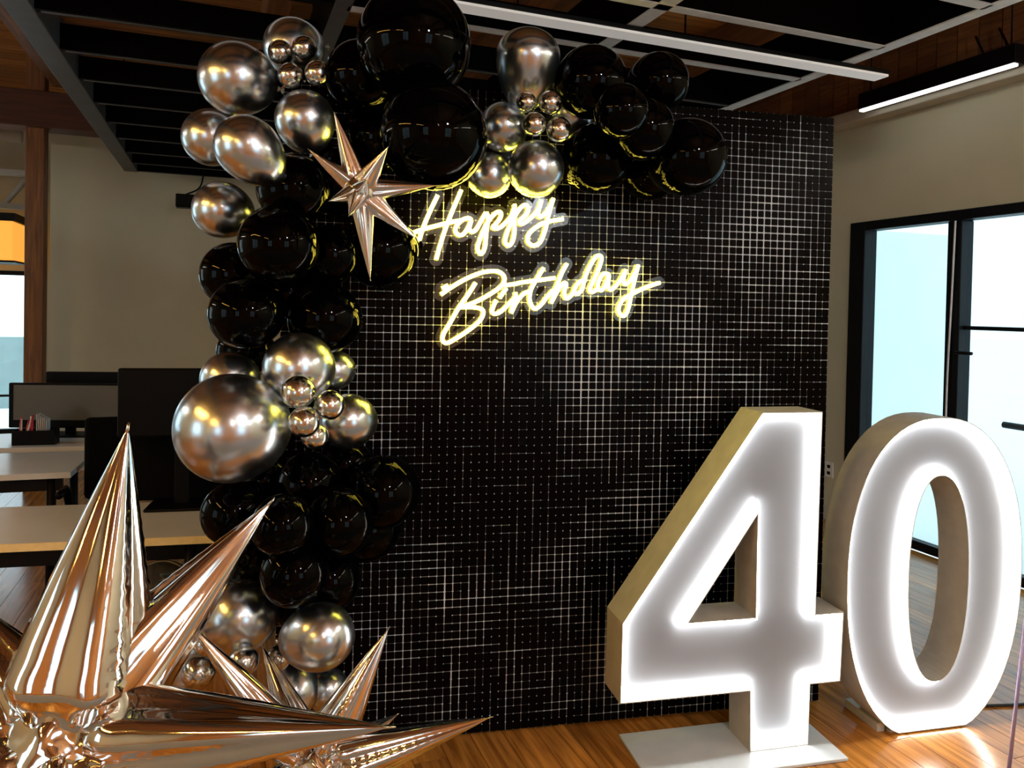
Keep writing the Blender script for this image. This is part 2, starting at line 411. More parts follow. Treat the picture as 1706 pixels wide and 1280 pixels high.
# ------------------------------------------------------------------ hung black lattice
lat = thing('ceiling_lattice', 'big black lattice of crossing beams hung under the board ceiling', 'lattice', RP(0, 0, 2.75), YAW)
LZ = 2.75
for u in (0.43, 1.57, 2.70):
    b = MB().box(u-.035, u+.035, 1.2, 7.65, .006, .26).build('long_beam', 'lattice', lat)
    MB().box(u-.033, u+.033, 1.2, 7.65, 0, .006).build('lit_underside', 'steel' if u < 1 else 'lit_edge', b)  # lit underside painted on, steel grey where it is dimmer
b = MB().box(-.83, -.72, 1.2, 7.65, .0, .17, .004).build('side_beam', 'steel', lat); tag(b, 'blue grey steel side beam')
k = 0
for v in (1.55, 2.05, 2.54, 3.05, 3.6, 4.12, 4.62, 5.12, 5.63, 6.15, 6.7, 7.2, 7.62):
    b = MB().box(-.72, 2.70, v-.025, v+.025, .006, .26 if v < 2.8 else .125).build('cross_beam', 'lattice', lat)
    if v < 3.5:
        MB().box(.45, 2.68, v-.023, v+.023, 0, .006).build('lit_underside', 'lit_edge', b)  # light on the underside painted as a pale strip
    else:
        MB().box(-.7, 2.68, v-.01, v+.01, .003, .006).build('lit_underside', 'steel', b)  # fainter painted light under the far beams
for u in (-.78, .43, 1.57, 2.70):
    for v in (1.6, 4.1, 7.1): MB().cyl((u, v, .17), (u, v, ZC-LZ), .006, 6).build('hanger', 'black_steel', lat)
pl = thing('linear_pendant', 'long slim lamp with a pale underside fixed below the lattice', 'lamp', RP(1.35, 2.79, 2.72), YAW)
MB().box(-1.6, 1.6, -.046, .046, .010, .030, .003).build('housing', 'black_steel', pl)
MB().box(-1.595, 1.595, -.042, .042, 0, .010).build('lens', 'dim_lens', pl)

# lamps behind the viewer; the neutral linear ones are added to brighten the room
def pendant(u, v, z, mat, r, label):
    o = thing('pendant_lamp', label, 'lamp', RP(u, v, z), YAW)
    m = MB(); n = 16
    vs = []; fs = []
    for i in range(9):
        a = PI*i/8
        for k in range(n): vs.append((r*math.sin(a)*math.cos(2*PI*k/n), r*math.sin(a)*math.sin(2*PI*k/n), r*math.cos(a)))
    for i in range(8):
        for k in range(n): fs.append((i*n+k, i*n+(k+1) % n, (i+1)*n+(k+1) % n, (i+1)*n+k))
    m.add(vs, fs, True).build('globe', mat, o)
    MB().cyl((0, 0, r*.95), (0, 0, r*1.5), r*.3, 12).build('cap', 'black_steel', o)
    MB().cyl((0, 0, r*1.5), (0, 0, ZC-z), .005, 6).build('cable', 'black_steel', o)
def linear(u, v, z, L, mat, label):
    o = thing('linear_lamp', label, 'lamp', RP(u, v, z), YAW)
    MB().box(-.05, .05, -L/2, L/2, .01, .07, .004).build('housing', 'black_steel', o)
    if mat == 'fill_lamp': MB().box(-.010, .010, -L/2+.01, L/2-.01, .07, .08).build('added_uplight', mat, o)  # added glow on top, to brighten the ceiling
    MB().box(-.016, .016, -L/2+.01, L/2-.01, 0, .01).build('diffuser', mat, o)
    for q in (-L*.4, L*.4): MB().cyl((0, q, .07), (0, q, ZC-z), .005, 6).build('hanger', 'black_steel', o)
linear(-2.4, 1.3, 2.7, 1.6, 'warm_lamp', 'warm linear lamp hanging over the desk row by the windows')
linear(-2.4, -1.3, 2.7, 1.6, 'warm_lamp', 'warm linear lamp hanging near the street wall')
linear(3.5, 0.0, 2.75, 1.8, 'fill_lamp', 'added neutral fill lamp hanging beside the glass door wall')
linear(3.5, -2.7, 2.75, 1.8, 'fill_lamp', 'added neutral fill lamp in the corner of the street wall and door wall')
linear(0.2, -2.4, 2.75, 1.8, 'fill_lamp', 'added neutral fill lamp in the middle before the street wall')
linear(-4.0, 4.5, 2.75, 1.8, 'fill_lamp', 'added neutral fill lamp over the desk windows')
pendant(1.3, -0.9, 2.75, 'cool_lamp', .09, 'cool white globe lamp hanging opposite the sequin wall')
sh = thing('box_pendant', 'glowing orange box lamp past the wooden post', 'lamp', RP(-2.35, 9.3, 1.95), YAW)
MB().box(-.55, .38, -.3, .3, .02, .42, .02).build('shade', 'shade', sh)
MB().box(-.56, .39, -.31, .31, 0, .02).build('lower_rim', 'black_steel', sh)
MB().box(-.56, .39, -.31, .31, .42, .50).build('upper_rim', 'black_steel', sh)
MB().cyl((-.1, 0, .50), (-.1, 0, ZC-1.95), .008, 6).build('cable', 'black_steel', sh)
tr = thing('pale_truss', 'pale roof truss above the orange box lamp', 'truss', RP(-2.6, 9.6, 2.55), YAW)
MB().box(-1.2, .75, -.05, .05, 0, .06).build('chord', 'truss', tr)
MB().box(-1.2, .75, -.05, .05, .36, .42).build('chord', 'truss', tr)
for k in range(6): MB().tube([(-1.1+k*.3, 0, .04), (-.95+k*.3+(.1 if k % 2 else -.1), 0, .38)], .03, 6).build('strut', 'truss', tr)
dk = thing('pale_ceiling_duct', 'pale round duct high up left of the wooden post', 'duct', RP(-2.3, 7.9, 3.05), YAW)
MB().cyl((-1.8, 0, 0), (.62, 0, 0), .08, 16).build('pipe', 'truss', dk)
for q in (-1.2, .2): MB().cyl((q, 0, .08), (q, 0, ZC-3.05), .008, 6).build('hanger', 'black_steel', dk)

# small camera on the lattice edge
wc = thing('ceiling_speaker', 'small black box hanging from the lattice beside a chrome balloon', 'speaker', at(313, 336, 6.9), YAW)
MB().box(-.10, .10, -.07, .07, -.06, .06, .01).build('body', 'plastic', wc)
MB().tube(catmull([(-.02, 0, .06), (.10, .0, .14), (.14, 0, .34)]), .008, 6).build('bracket', 'black_steel', wc)

# ------------------------------------------------------------------ sequin wall
WA = math.radians(11.63); W0 = Vector((-.048, 2.786, 0))
Wd = Vector((math.cos(WA), math.sin(WA), 0)); Wn = Vector((math.sin(WA), -math.cos(WA), 0))
def on_wall(x, y, off=0.0):          # photograph point -> (along wall, height) on the plane "off" in front of the sequins
    r = ray(x, y); o = Vector((0, 0, H)); p0 = W0 + Wn*off
    q = o + r*((p0-o).dot(Wn)/r.dot(Wn))
    return (q-W0).dot(Wd), q.z
sw = thing('sequin_wall', 'tall black sequin shimmer wall behind the neon words', 'backdrop', W0 + Wd*0.29, WA, None, 'thing')
PITCH = 0.0295; NC, NR = 72, 80
WX0 = -NC*PITCH/2; WZ0 = 0.012      # local x runs from -1.062 to 1.062
fb = MB()
for x in (WX0+.01, WX0/3, -WX0/3, -WX0-.01): fb.box(x-.012, x+.012, .02, .045, 0, 2.36)
for z in (0.02, .8, 1.6, 2.34): fb.box(WX0, -WX0, .02, .045, z-.012, z+.012)
fb.build('stand_frame', 'black_steel', sw)
for sgn in (-1, 1):
    MB().box(sgn*.9-.03, sgn*.9+.03, .02, .40, 0, .012).build('foot', 'black_steel', sw)
# clear backing panels, each a foot square or so
pm = MB().box(.0004, PITCH*8-.0004, .0012, .005, .0004, PITCH*8-.0004).mesh('backing_panel', 'mesh_back')
for i in range(NC//8):
    for j in range(NR//8):
        link('backing_panel', pm, sw, (WX0+i*8*PITCH, 0, WZ0+j*8*PITCH))
def sequin_shape(w_, h_, c, th=.0007):
    a, b = w_/2, h_
    o8 = [(-a+c, 0), (a-c, 0), (a, -c), (a, -b+c), (a-c, -b), (-a+c, -b), (-a, -b+c), (-a, -c)]
    vs = [(x, -th, z) for x, z in o8] + [(x, 0, z) for x, z in o8]
    fs = [tuple(range(8)), tuple(range(8, 16))[::-1]] + [(i, (i+1) % 8, 8+(i+1) % 8, 8+i) for i in range(8)]
    return vs, fs
rs = random.Random(3)
def nz(x, z, s, seed): return noise.noise(Vector((x*s+seed, z*s-seed*1.7, seed*.31)))
# patches of backlight shaped into the sequin gap widths: (photo x, y, half width, half height, amount)
GLOW_PATCHES = [(965, 620, 45, 150, .55), (1280, 420, 110, 230, .60), (1080, 330, 110, 90, .28), (1050, 600, 60, 170, .30), (640, 640, 60, 160, .30),
         (800, 520, 120, 60, .28), (1150, 620, 60, 140, .25), (700, 1080, 160, 120, .10), (960, 1060, 120, 130, .05), (1090, 860, 60, 60, .3), (1150, 540, 30, 60, .3),
         (820, 680, 90, 70, -.34), (860, 830, 160, 90, -.30), (1230, 200, 150, 26, -.5), (1010, 420, 60, 50, -.12), (1180, 760, 40, 60, -.2)]
GLOW_W = []
for a_, b_, c_, d_, e_ in GLOW_PATCHES:
    x_, z_ = on_wall(a_, b_); GLOW_W.append((x_, z_, c_*2.3e-3, d_*2.3e-3, e_))
def gap_glow(lx, z):
    q = .30 + .34*nz(lx, z, 3.1, 5.1) + .22*nz(lx, z, 9, 2.2)
    for a_, b_, c_, d_, e_ in GLOW_W: q += e_*math.exp(-((lx-a_)/c_)**2 - ((z-b_)/d_)**2)
    pr = random.Random(int(lx/(PITCH*8)+50)*37 + int(z/(PITCH*8))*101)
    return q + pr.uniform(-.10, .10)
GV = [[0]*NR for _ in range(NC+1)]; GH = [[0]*(NR+1) for _ in range(NC)]
for i in range(NC+1):
    for j in range(NR):
        lx = WX0 + i*PITCH + .29; z = WZ0 + (j+.5)*PITCH
        q = gap_glow(lx, z) - .26 + .75*noise.noise(Vector((i*7.31, z*4.5, 3.3))) + rs.uniform(-.08, .08)
        GV[i][j] = .0001 + .0052*min(1, max(0, q))
for i in range(NC):
    for j in range(NR+1):
        lx = WX0 + (i+.5)*PITCH + .29; z = WZ0 + j*PITCH
        q = gap_glow(lx, z) - .24 + .75*noise.noise(Vector((lx*5.5, j*5.73, 8.8))) + rs.uniform(-.08, .08)
        GH[i][j] = .0001 + .0042*min(1, max(0, q))
field = MB(); nsingle = 0
for j in range(NR):
    for i in range(NC):
        g0, g1, h0, h1 = GV[i][j]/2, GV[i+1][j]/2, GH[i][j]/2, GH[i][j+1]/2
        x = WX0 + (i+.5)*PITCH + (g0-g1)/2; z = WZ0 + (j+1)*PITCH - h1
        wv = PITCH-g0-g1; hv = PITCH-h0-h1
        tilt = -abs(rs.gauss(0, .02)); ya = rs.gauss(0, .010); ro = rs.gauss(0, .007)
        lx = x + .29
        if nsingle < 300 and .02 < lx < .62 and .74 < z < 1.215:
            m_ = MB(); m_.add(*sequin_shape(wv, hv, .0028))
            o = link('sequin', m_.mesh('sequin', 'sequin'), sw, (x, 0, z)); o.rotation_euler = (tilt, ro, ya); nsingle += 1
        else:
            vs, fs = sequin_shape(wv, hv, .0028)
            R_ = Matrix.Rotation(ya, 3, 'Z') @ Matrix.Rotation(ro, 3, 'Y') @ Matrix.Rotation(tilt, 3, 'X')
            T_ = Vector((x, 0, z))
            field.add([R_ @ Vector(p) + T_ for p in vs], fs)
tag(field.build('sequin_field', 'sequin', sw), kind='stuff')

# ------------------------------------------------------------------ neon words
def z1(p): return 680+p[0]*.16413, 310+p[1]*.16413
def z2(p): return 720+p[0]*.14065, 410+p[1]*.14065
def z3(p): return 880+p[0]*.14068, 400+p[1]*.14068
happy = [('letter_h', z1, [[(300, 95), (225, 250), (150, 430), (110, 560)], [(540, 40), (430, 300), (350, 520), (285, 745)], [(50, 475), (150, 440), (280, 405), (420, 370), (540, 348)]]),
 ('letter_a', z1, [[(645, 345), (610, 325), (550, 345), (495, 400), (480, 460), (520, 500), (570, 480), (615, 410), (640, 350), (622, 430), (650, 465), (695, 435), (740, 355), (790, 270)]]),
 ('letter_p', z1, [[(795, 265), (815, 330), (800, 420), (790, 520), (778, 630), (740, 690), (705, 640), (722, 560), (770, 440), (830, 335), (895, 270), (940, 268), (938, 320), (890, 385), (862, 418), (900, 432), (960, 400), (1040, 315), (1080, 220)]]),
 ('letter_p', z1, [[(1082, 185), (1082, 350), (1078, 480), (1060, 560), (1025, 605), (985, 570), (1002, 480), (1060, 350), (1130, 235), (1185, 192), (1222, 225), (1192, 300), (1135, 348), (1145, 385), (1200, 360), (1280, 290), (1330, 220), (1352, 148)]]),
 ('letter_y', z1, [[(1352, 148), (1322, 260), (1338, 315), (1390, 280), (1440, 210), (1475, 125)], [(1475, 125), (1430, 280), (1390, 450), (1340, 570), (1270, 605), (1215, 560), (1232, 480), (1320, 405), (1420, 362), (1575, 335)]])]
birthday = [('letter_b', z2, [[(515, 435), (430, 570), (320, 725), (210, 915), (132, 1050), (128, 1125), (180, 1150), (280, 1098), (430, 1000), (560, 890), (608, 795), (580, 745), (490, 725), (345, 725)], [(105, 575), (250, 475), (420, 380), (600, 312), (750, 297), (835, 335), (858, 400), (825, 470), (700, 562), (520, 660), (345, 725)], [(120, 502), (190, 465)]]),
 ('letter_i', z2, [[(880, 500), (800, 615)], [(758, 640), (712, 760), (735, 803), (800, 785), (885, 712), (985, 605)]]),
 ('letter_r', z2, [[(985, 550), (992, 620), (962, 700), (938, 790), (1000, 665), (1080, 570), (1145, 540)]]),
 ('letter_t', z3, [[(185, 330), (90, 480), (30, 600), (20, 720), (70, 812), (140, 780), (220, 680), (300, 590)], [(-280, 535), (-180, 525), (-60, 500), (100, 480), (320, 450)]]),
 ('letter_h', z3, [[(460, 280), (400, 390), (330, 570), (272, 750)], [(275, 740), (350, 600), (420, 512), (452, 525), (430, 600), (445, 690), (500, 668), (555, 590)]]),
 ('letter_d', z3, [[(690, 465), (605, 500), (548, 590), (580, 640), (640, 590)], [(640, 590), (682, 420), (760, 260), (820, 187), (870, 205), (850, 300), (790, 450), (732, 575), (752, 618), (810, 590)]]),
 ('letter_a', z3, [[(955, 405), (890, 402), (832, 500), (832, 578), (880, 590), (930, 500), (958, 412), (948, 540), (980, 590), (1050, 530), (1120, 430), (1155, 350)]]),
 ('letter_y', z3, [[(1155, 350), (1130, 470), (1150, 525), (1210, 480), (1270, 380), (1305, 295)], [(1305, 295), (1260, 480), (1220, 660), (1190, 800), (1150, 890), (1100, 890), (1070, 820), (1120, 710), (1250, 630), (1400, 560), (1560, 505)]])]
def neon(words, label):
    OFF = 0.045
    strokes = []
    for nm, zf, ss in words:
        strokes.append((nm, [[Vector((*on_wall(*zf(p), OFF), 0)) for p in s] for s in ss]))
    allp = [p for _, ss in strokes for s in ss for p in s]
    cx = sum(p.x for p in allp)/len(allp); z0 = min(p.y for p in allp)
    o = thing('neon_sign', label, 'neon sign', W0 + Wd*cx + Wn*OFF + Vector((0, 0, z0)), WA)
    segs = []
    for nm, ss in strokes:
        m = MB()
        for s in ss:
            c = [Vector((p.x-cx, p.y-z0, 0)) for p in catmull(s, 5)]
            segs += c
            m.tube([(p.x, 0, p.y) for p in c], .0068, 8)
        m.build(nm, 'neon', o)
    # clear contour-cut backing: all of the plane within 24 mm of a stroke
    st = .006; rad = .024
    x0 = min(p.x for p in segs)-.04; x1 = max(p.x for p in segs)+.04; y0 = min(p.y for p in segs)-.04; y1 = max(p.y for p in segs)+.04
    nx, ny = int((x1-x0)/st)+2, int((y1-y0)/st)+2
    D = [[9.0]*(ny) for _ in range(nx)]
    R = int(.04/st)+1
    for p in segs:
        ci, cj = int((p.x-x0)/st), int((p.y-y0)/st)
        for i in range(max(0, ci-R), min(nx, ci+R+1)):
            for j in range(max(0, cj-R), min(ny, cj+R+1)):
                d = math.hypot(x0+i*st-p.x, y0+j*st-p.y)
                if d < D[i][j]: D[i][j] = d
    m = MB(); ya, yb = .012, .015
    for i in range(nx-1):
        for j in range(ny-1):
            cs = [(i, j), (i+1, j), (i+1, j+1), (i, j+1)]
            f = [rad - min(D[a][b], .2) for a, b in cs]
            if max(f) <= 0: continue
            poly = []; cut = []
            for k in range(4):
                a, b = cs[k], cs[(k+1) % 4]; fa, fb_ = f[k], f[(k+1) % 4]
                pa = (x0+a[0]*st, y0+a[1]*st); pb = (x0+b[0]*st, y0+b[1]*st)
                if fa > 0: poly.append(pa)
                if (fa > 0) != (fb_ > 0):
                    t = fa/(fa-fb_); q = (pa[0]+(pb[0]-pa[0])*t, pa[1]+(pb[1]-pa[1])*t)
                    poly.append(q); cut.append(q)
            n = len(poly)
            if n >= 3:
                m.add([(a, ya, b) for a, b in poly], [tuple(range(n))])
            if len(cut) == 2:
                m.add([(cut[0][0], ya, cut[0][1]), (cut[1][0], ya, cut[1][1]), (cut[1][0], yb, cut[1][1]), (cut[0][0], yb, cut[0][1])], [(0, 1, 2, 3)])
    me = bpy.data.meshes.new('acrylic_backing'); me.from_pydata(m.v, [], m.f); me.materials.append(M['acrylic'])
    link('acrylic_backing', me, o)
    # stand-off pins that hold it to the wall
    for k in range(4):
        p = segs[int((k+.5)*len(segs)/4)]
        MB().cyl((p.x, .012, p.y-.004), (p.x, .044, p.y-.004), .004, 8).build('standoff', 'white', o)
neon(happy, 'glowing yellow neon word Happy on the sequin wall')
neon(birthday, 'glowing yellow neon word Birthday below the word Happy')

# ------------------------------------------------------------------ light-up numbers
def inset(poly, d):
    n = len(poly); out = []
    A = sum(poly[i][0]*poly[(i+1) % n][1]-poly[(i+1) % n][0]*poly[i][1] for i in range(n))
    sg = 1 if A > 0 else -1
    for i in range(n):
        p0, p1, p2 = Vector(poly[i-1]), Vector(poly[i]), Vector(poly[(i+1) % n])
        a = (p1-p0).normalized(); b = (p2-p1).normalized()
        na = Vector((-a.y, a.x))*sg; nb = Vector((-b.y, b.x))*sg
        m = (na+nb); L = m.length
        m = m/L if L > 1e-6 else na
        k = d/max(.35, m.dot(na))
        out.append((p1.x+m.x*k, p1.y+m.y*k))
    return out
def resample(poly, step):
    out = []
    n = len(poly)
    for i in range(n):
        a, b = Vector(poly[i]), Vector(poly[(i+1) % n]); k = max(1, int((b-a).length/step))
        for j in range(k):
            q = a.lerp(b, j/k); out.append((q.x, q.y))
    return out
def number(name, label, base, ang, outer, hole, D=.15):
    """open-fronted light box: shell, recessed face and light strips round both edges. Front at local y = 0."""
    o = thing(name, label, 'light-up number', base, ang)
    th = .003; rec = .040
    oi = inset(outer, th); hi = inset(hole, -th)
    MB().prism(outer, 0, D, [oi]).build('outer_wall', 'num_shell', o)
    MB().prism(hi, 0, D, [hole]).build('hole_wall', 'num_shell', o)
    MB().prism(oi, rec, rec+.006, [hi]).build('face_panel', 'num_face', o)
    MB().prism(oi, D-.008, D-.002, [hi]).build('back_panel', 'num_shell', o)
    a = inset(outer, .016); b = inset(hole, -.016)
    m = MB(); m.tube([(x, rec-.014, z) for x, z in a], .0065, 8, closed=True); m.build('light_strip', 'led', o)
    m = MB(); m.tube([(x, rec-.014, z) for x, z in b], .0065, 8, closed=True); m.build('light_strip', 'led', o)
    return o
NA = math.radians(13)
four = [(-.003, 1.218), (.239, 1.218), (.233, .478), (.350, .478), (.343, .222), (.219, .222), (.216, 0), (-.018, 0), (-.024, .220), (-.517, .222), (-.515, .500)]
fh = [(-.268, .485), (-.010, .484), (-.013, .851)]
nf = number('light_up_number_four', 'big white light-up number 4 standing before the sequin wall', (.9, 2.689, .012), NA, four[::-1], fh)
bp_ = MB().box(-.44, .31, -.10, .20, -.012, 0, .003); q_ = bp_.build('base_plate', 'plate', nf)
MB().cyl((.24, .06, 0), (.24, .06, .014), .012, 10).build('bolt', 'black_steel', nf)
MB().cyl((.24, .11, 0), (.24, .11, .014), .012, 10).build('bolt', 'black_steel', nf)
def sup(cx, cz, a, b1, b2, n, N=64, zmin=None):
    out = []
    for k in range(N):
        t = 2*PI*k/N; c, s = math.cos(t), math.sin(t)
        x = cx + a*math.copysign(abs(c)**(2/n), c); z = cz + (b1 if s > 0 else b2)*math.copysign(abs(s)**(2/n), s)
        if zmin is not None and z < zmin: z = zmin
        if out and abs(x-out[-1][0]) < 1e-5 and abs(z-out[-1][1]) < 1e-5: continue
        out.append((x, z))
    return out
zo = sup(.222, .597, .392, .600, .635, 2.25, 72, 0.0)
zh = sup(.230, .580, .133, .393, .393, 2.25, 56)
nzr = number('light_up_number_zero', 'big white light-up number 0 beside the glass door', (1.423, 2.822, .004), NA, zo, zh)
MB().box(.05, .40, .02, .22, -.004, 0).build('base_plate', 'plate', nzr)
MB().box(.0, .035, .03, .22, -.004, .03, .003).build('foot_bracket', 'num_shell', nzr)

# ------------------------------------------------------------------ balloons
def balloon_mesh(name, mat, el=1.16, top=1.0, wid=1.0):
    """unit balloon, neck towards -z"""
    N, K = 36, 26; vs = []; fs = []
    for i in range(K+1):
        a = PI*i/K; c, s = math.cos(a), math.sin(a)
        if c > 0: r, z = s*wid, c*top
        else:
            k = -c; r = s*wid*(1-.10*k*k); z = c*el
            if i >= K-2: r = max(r*.8, .035)
        for j in range(N): vs.append((r*math.cos(2*PI*j/N), r*math.sin(2*PI*j/N), z))
    for i in range(K):
        for j in range(N): fs.append((i*N+j, i*N+(j+1) % N, (i+1)*N+(j+1) % N, (i+1)*N+j))
    m = MB(); m.add(vs, fs, True)
    kn = MB()
    prof = [(.045, -el+.02), (.05, -el-.03), (.075, -el-.05), (.06, -el-.09), (.05, -el-.11), (.11, -el-.17), (.12, -el-.18), (.02, -el-.16)]
    vs = []; fs = []
    for r, z in prof:
        for j in range(10): vs.append((r*math.cos(2*PI*j/10), r*math.sin(2*PI*j/10), z))
    for i in range(len(prof)-1):
        for j in range(10): fs.append((i*10+j, i*10+(j+1) % 10, (i+1)*10+(j+1) % 10, (i+1)*10+j))
    kn.add(vs, fs, True)
    return m.mesh(name, mat), kn.mesh('knot', mat)
BM = {'c': balloon_mesh('chrome_balloon', 'chrome'), 's': balloon_mesh('chrome_balloon', 'chrome_small', 1.1),
      'b': balloon_mesh('black_balloon', 'black', 1.12), 't': balloon_mesh('chrome_balloon', 'chrome', 1.75, .85, 1.0), 'k': balloon_mesh('smoke_balloon', 'smoke', 1.1),
      'o': balloon_mesh('chrome_balloon', 'chrome', 1.35, 1.0, .95)}
GT, GM, GB, GR = 'silver balloons of the upper garland', 'silver balloons of the middle cluster', 'silver balloons of the lowest cluster', 'silver balloons above the word Happy'
K1, K2, K3, K4 = 'black balloons over the sequin wall', 'black balloons by the glass door end', 'black balloons of the upright garland', 'black balloons below the middle cluster'
BL = [
('c',393,131,60,2.350,GT,'large round silver balloon nearest the ceiling lattice on the garland',None),
('c',487,78,47,2.520,GT,'dark reflecting silver balloon topmost behind four tiny ones',None),
('o',412,246,55,2.142,GT,'pear shaped silver balloon overlapping another one on its outer side',(.75,.8)),
('c',352,229,47,2.500,GT,'silver balloon half hidden behind the pear shaped silver one',None),
('c',508,200,49,2.350,GT,'silver balloon just above the small star spike, under four tiny ones',(.1,.9)),
('c',369,350,47,2.450,GT,'silver balloon alone beside the small black ceiling box',(.8,.2)),
('s',467,87,20,2.360,GT,'tiny silver balloon, upper one of four nearest the large round one',None),
('s',507,80,20,2.360,GT,'tiny silver balloon, topmost of four beside black balloons',None),
('s',484,126,21,2.330,GT,'tiny silver balloon, lower of four nearest the large round one',None),
('s',529,122,21,2.330,GT,'tiny silver balloon, lower of four beside black balloons',None),
('c',385,713,91,2.177,GM,'biggest silver balloon, hanging beside the black monitor',None),
('c',381,632,46,2.351,GM,'silver balloon peeking out above the biggest silver balloon',None),
('c',497,612,58,2.279,GM,'medium silver balloon at the top of the middle cluster',None),
('c',556,617,34,2.500,GM,'silver balloon with yellow rim tucked behind the middle cluster top',None),
('c',580,702,46,2.400,GM,'silver balloon against the sequin wall in the middle cluster',None),
('s',497,653,28,2.120,GM,'tiny silver balloon, topmost of the four in the middle cluster',None),
('s',549,675,25,2.150,GM,'tiny silver balloon of the middle cluster nearest the sequin wall',None),
('s',507,703,26,2.100,GM,'tiny silver balloon in front of a lower tiny one, middle cluster',None),
('s',524,727,23,2.200,GM,'tiny silver balloon, lowest of the middle cluster',None),
('c',399,1028,60,2.282,GB,'round silver balloon of the lowest cluster beside the long star spike',None),
('o',534,1061,58,2.197,GB,'egg shaped silver balloon low beside the sequin wall',(-.9,.25)),
('s',405,1103,25,2.185,GB,'tiny silver balloon under the round one of the lowest cluster',None),
('s',463,1097,21,2.350,GB,'tiny silver balloon behind a small star spike near the egg shaped one',None),
('s',330,1121,26,2.250,GB,'tiny silver balloon low in front of a silver balloon behind foil spikes',None),
('c',298,1108,58,2.450,GB,'silver balloon mostly hidden behind the crossing foil spikes',None),
('s',344,1073,21,2.402,GB,'tiny silver balloon wedged above the low silver balloons',None),
('o',492,1150,42,2.456,GB,'long bluish silver balloon under the egg shaped one',(-.5,-.9)),
('c',545,1150,36,2.569,GB,'dull grey balloon lowest against the sequin wall',(.3,.9)),
('k',266,990,55,2.600,GB,'dark smoky balloon behind the brown long foil spike',None),
('t',880,92,53,2.500,GR,'bell shaped upturned silver balloon under the linear pendant',(-.06,1)),
('c',838,212,41,2.550,GR,'silver balloon against the huge black one above the word Happy',None),
('c',950,192,40,2.694,GR,'silver balloon half hidden behind two tiny ones above Happy',None),
('c',815,292,38,2.600,GR,'lower silver balloon with yellow rim beside the huge black one',None),
('c',893,281,47,2.500,GR,'lowest silver balloon with yellow rim right over the word Happy',None),
('s',877,171,17,2.400,GR,'tiniest silver balloon directly under the bell shaped one',None),
('s',917,171,20,2.400,GR,'tiny silver balloon, upper of the four above Happy near black ones',None),
('s',890,207,20,2.360,GR,'tiny silver balloon in the middle of the four above Happy',None),
('s',931,216,21,2.380,GR,'tiny silver balloon, lowest of the four above Happy',None),
('b',690,72,94,2.248,K1,'huge black balloon topmost over the sequin wall',None),
('b',722,226,90,2.182,K1,'huge black balloon right beside the small foil star',None),
('b',601,128,60,2.421,K1,'black balloon between the tiny silver four and the topmost huge one',None),
('b',627,232,58,2.555,K1,'black balloon just behind the upright spikes of the small star',None),
('b',985,137,60,2.521,K2,'black balloon beside the bell shaped silver balloon',None),
('b',1098,137,49,2.650,K2,'black balloon highest toward the glass door',None),
('b',1146,262,64,2.584,K2,'large black balloon at the garland end toward the glass door',None),
('b',994,264,58,2.641,K2,'black balloon beside the lowest silver one above Happy',None),
('b',1072,215,52,2.470,K2,'black balloon in the middle of the garland end cluster',None),
('b',1084,290,44,2.773,K2,'black balloon lowest behind the garland end cluster',None),
('b',1035,185,45,2.327,K2,'frontmost black balloon of the garland end cluster',None),
('b',489,316,60,2.280,K3,'black balloon beneath the pear shaped silver balloon',None),
('b',560,300,58,2.457,K3,'black balloon directly behind the small foil star centre',None),
('b',464,408,66,2.171,K3,'large black balloon beside the lone silver balloon',None),
('b',389,458,54,2.385,K3,'outermost black balloon against the plain dim wall',None),
('b',409,523,60,2.257,K3,'black balloon above the hidden one over the biggest silver balloon',None),
('b',540,530,60,2.414,K3,'black balloon just above the medium silver balloon of the middle cluster',None),
('b',548,425,50,2.396,K3,'black balloon left of the downward spike of the small star',None),
('b',632,418,62,2.550,K3,'black balloon with yellow edge touching the start of the word Happy',None),
('b',408,586,46,2.496,K3,'black balloon tucked above the peeking silver one',None),
('b',475,490,50,2.513,K3,'black balloon in the core of the upright garland',None),
('b',637,820,61,2.431,K4,'black balloon standing out onto the sequin wall below the middle cluster',None),
('b',390,855,54,2.341,K4,'black balloon right below the biggest silver balloon by the desk',None),
('b',440,800,48,2.505,K4,'black balloon behind the lower side of the biggest silver balloon',None),
('b',516,806,54,2.414,K4,'black balloon under the lowest tiny one of the middle cluster',None),
('b',565,870,58,2.258,K4,'front black balloon in the middle of the lower garland',None),
('b',470,875,52,2.125,K4,'frontmost black balloon at the tip of the brown foil spike',None),
('b',490,955,56,2.190,K4,'black balloon above the gap between the two low silver balloons',None),
('b',548,965,52,2.342,K4,'black balloon above the egg shaped silver balloon',None),
('b',612,880,55,2.559,K4,'black balloon behind the lower garland on the sequin wall side',None),
('b',425,930,52,2.423,K4,'black balloon behind the brown foil spike',None),
('b',455,985,44,2.519,K4,'black balloon above the round low silver balloon',None),
('b',505,1010,46,2.418,K4,'lowest black balloon squeezed between the two low silver balloons',None),
('b',575,775,42,2.568,K4,'black balloon under the silver one against the sequin wall',None),
]
for kd, px, py, pr_, Y, grp, lab, nk in BL:
    p = at(px, py, Y); r = pr_*Y/F
    if nk: d = Vector((nk[0], .35, -nk[1])).normalized()
    else:
        d = (Vector(((p.x*.5)-p.x, 2.75-p.y, 0)) + Vector((rs.uniform(-.1, .1), 0, rs.uniform(-.1, .1)))).normalized()
    me, kme = BM[kd]
    nm = {'c': 'silver_balloon', 's': 'small_silver_balloon', 'b': 'black_balloon', 't': 'silver_balloon', 'k': 'smoky_balloon', 'o': 'silver_balloon'}[kd]
    o = link(nm, me); o.location = p; o.scale = (r, r, r)
    o.rotation_euler = (-d).to_track_quat('Z', 'Y').to_euler()
    tag(o, lab, 'balloon', grp)
    link('knot', kme, o)

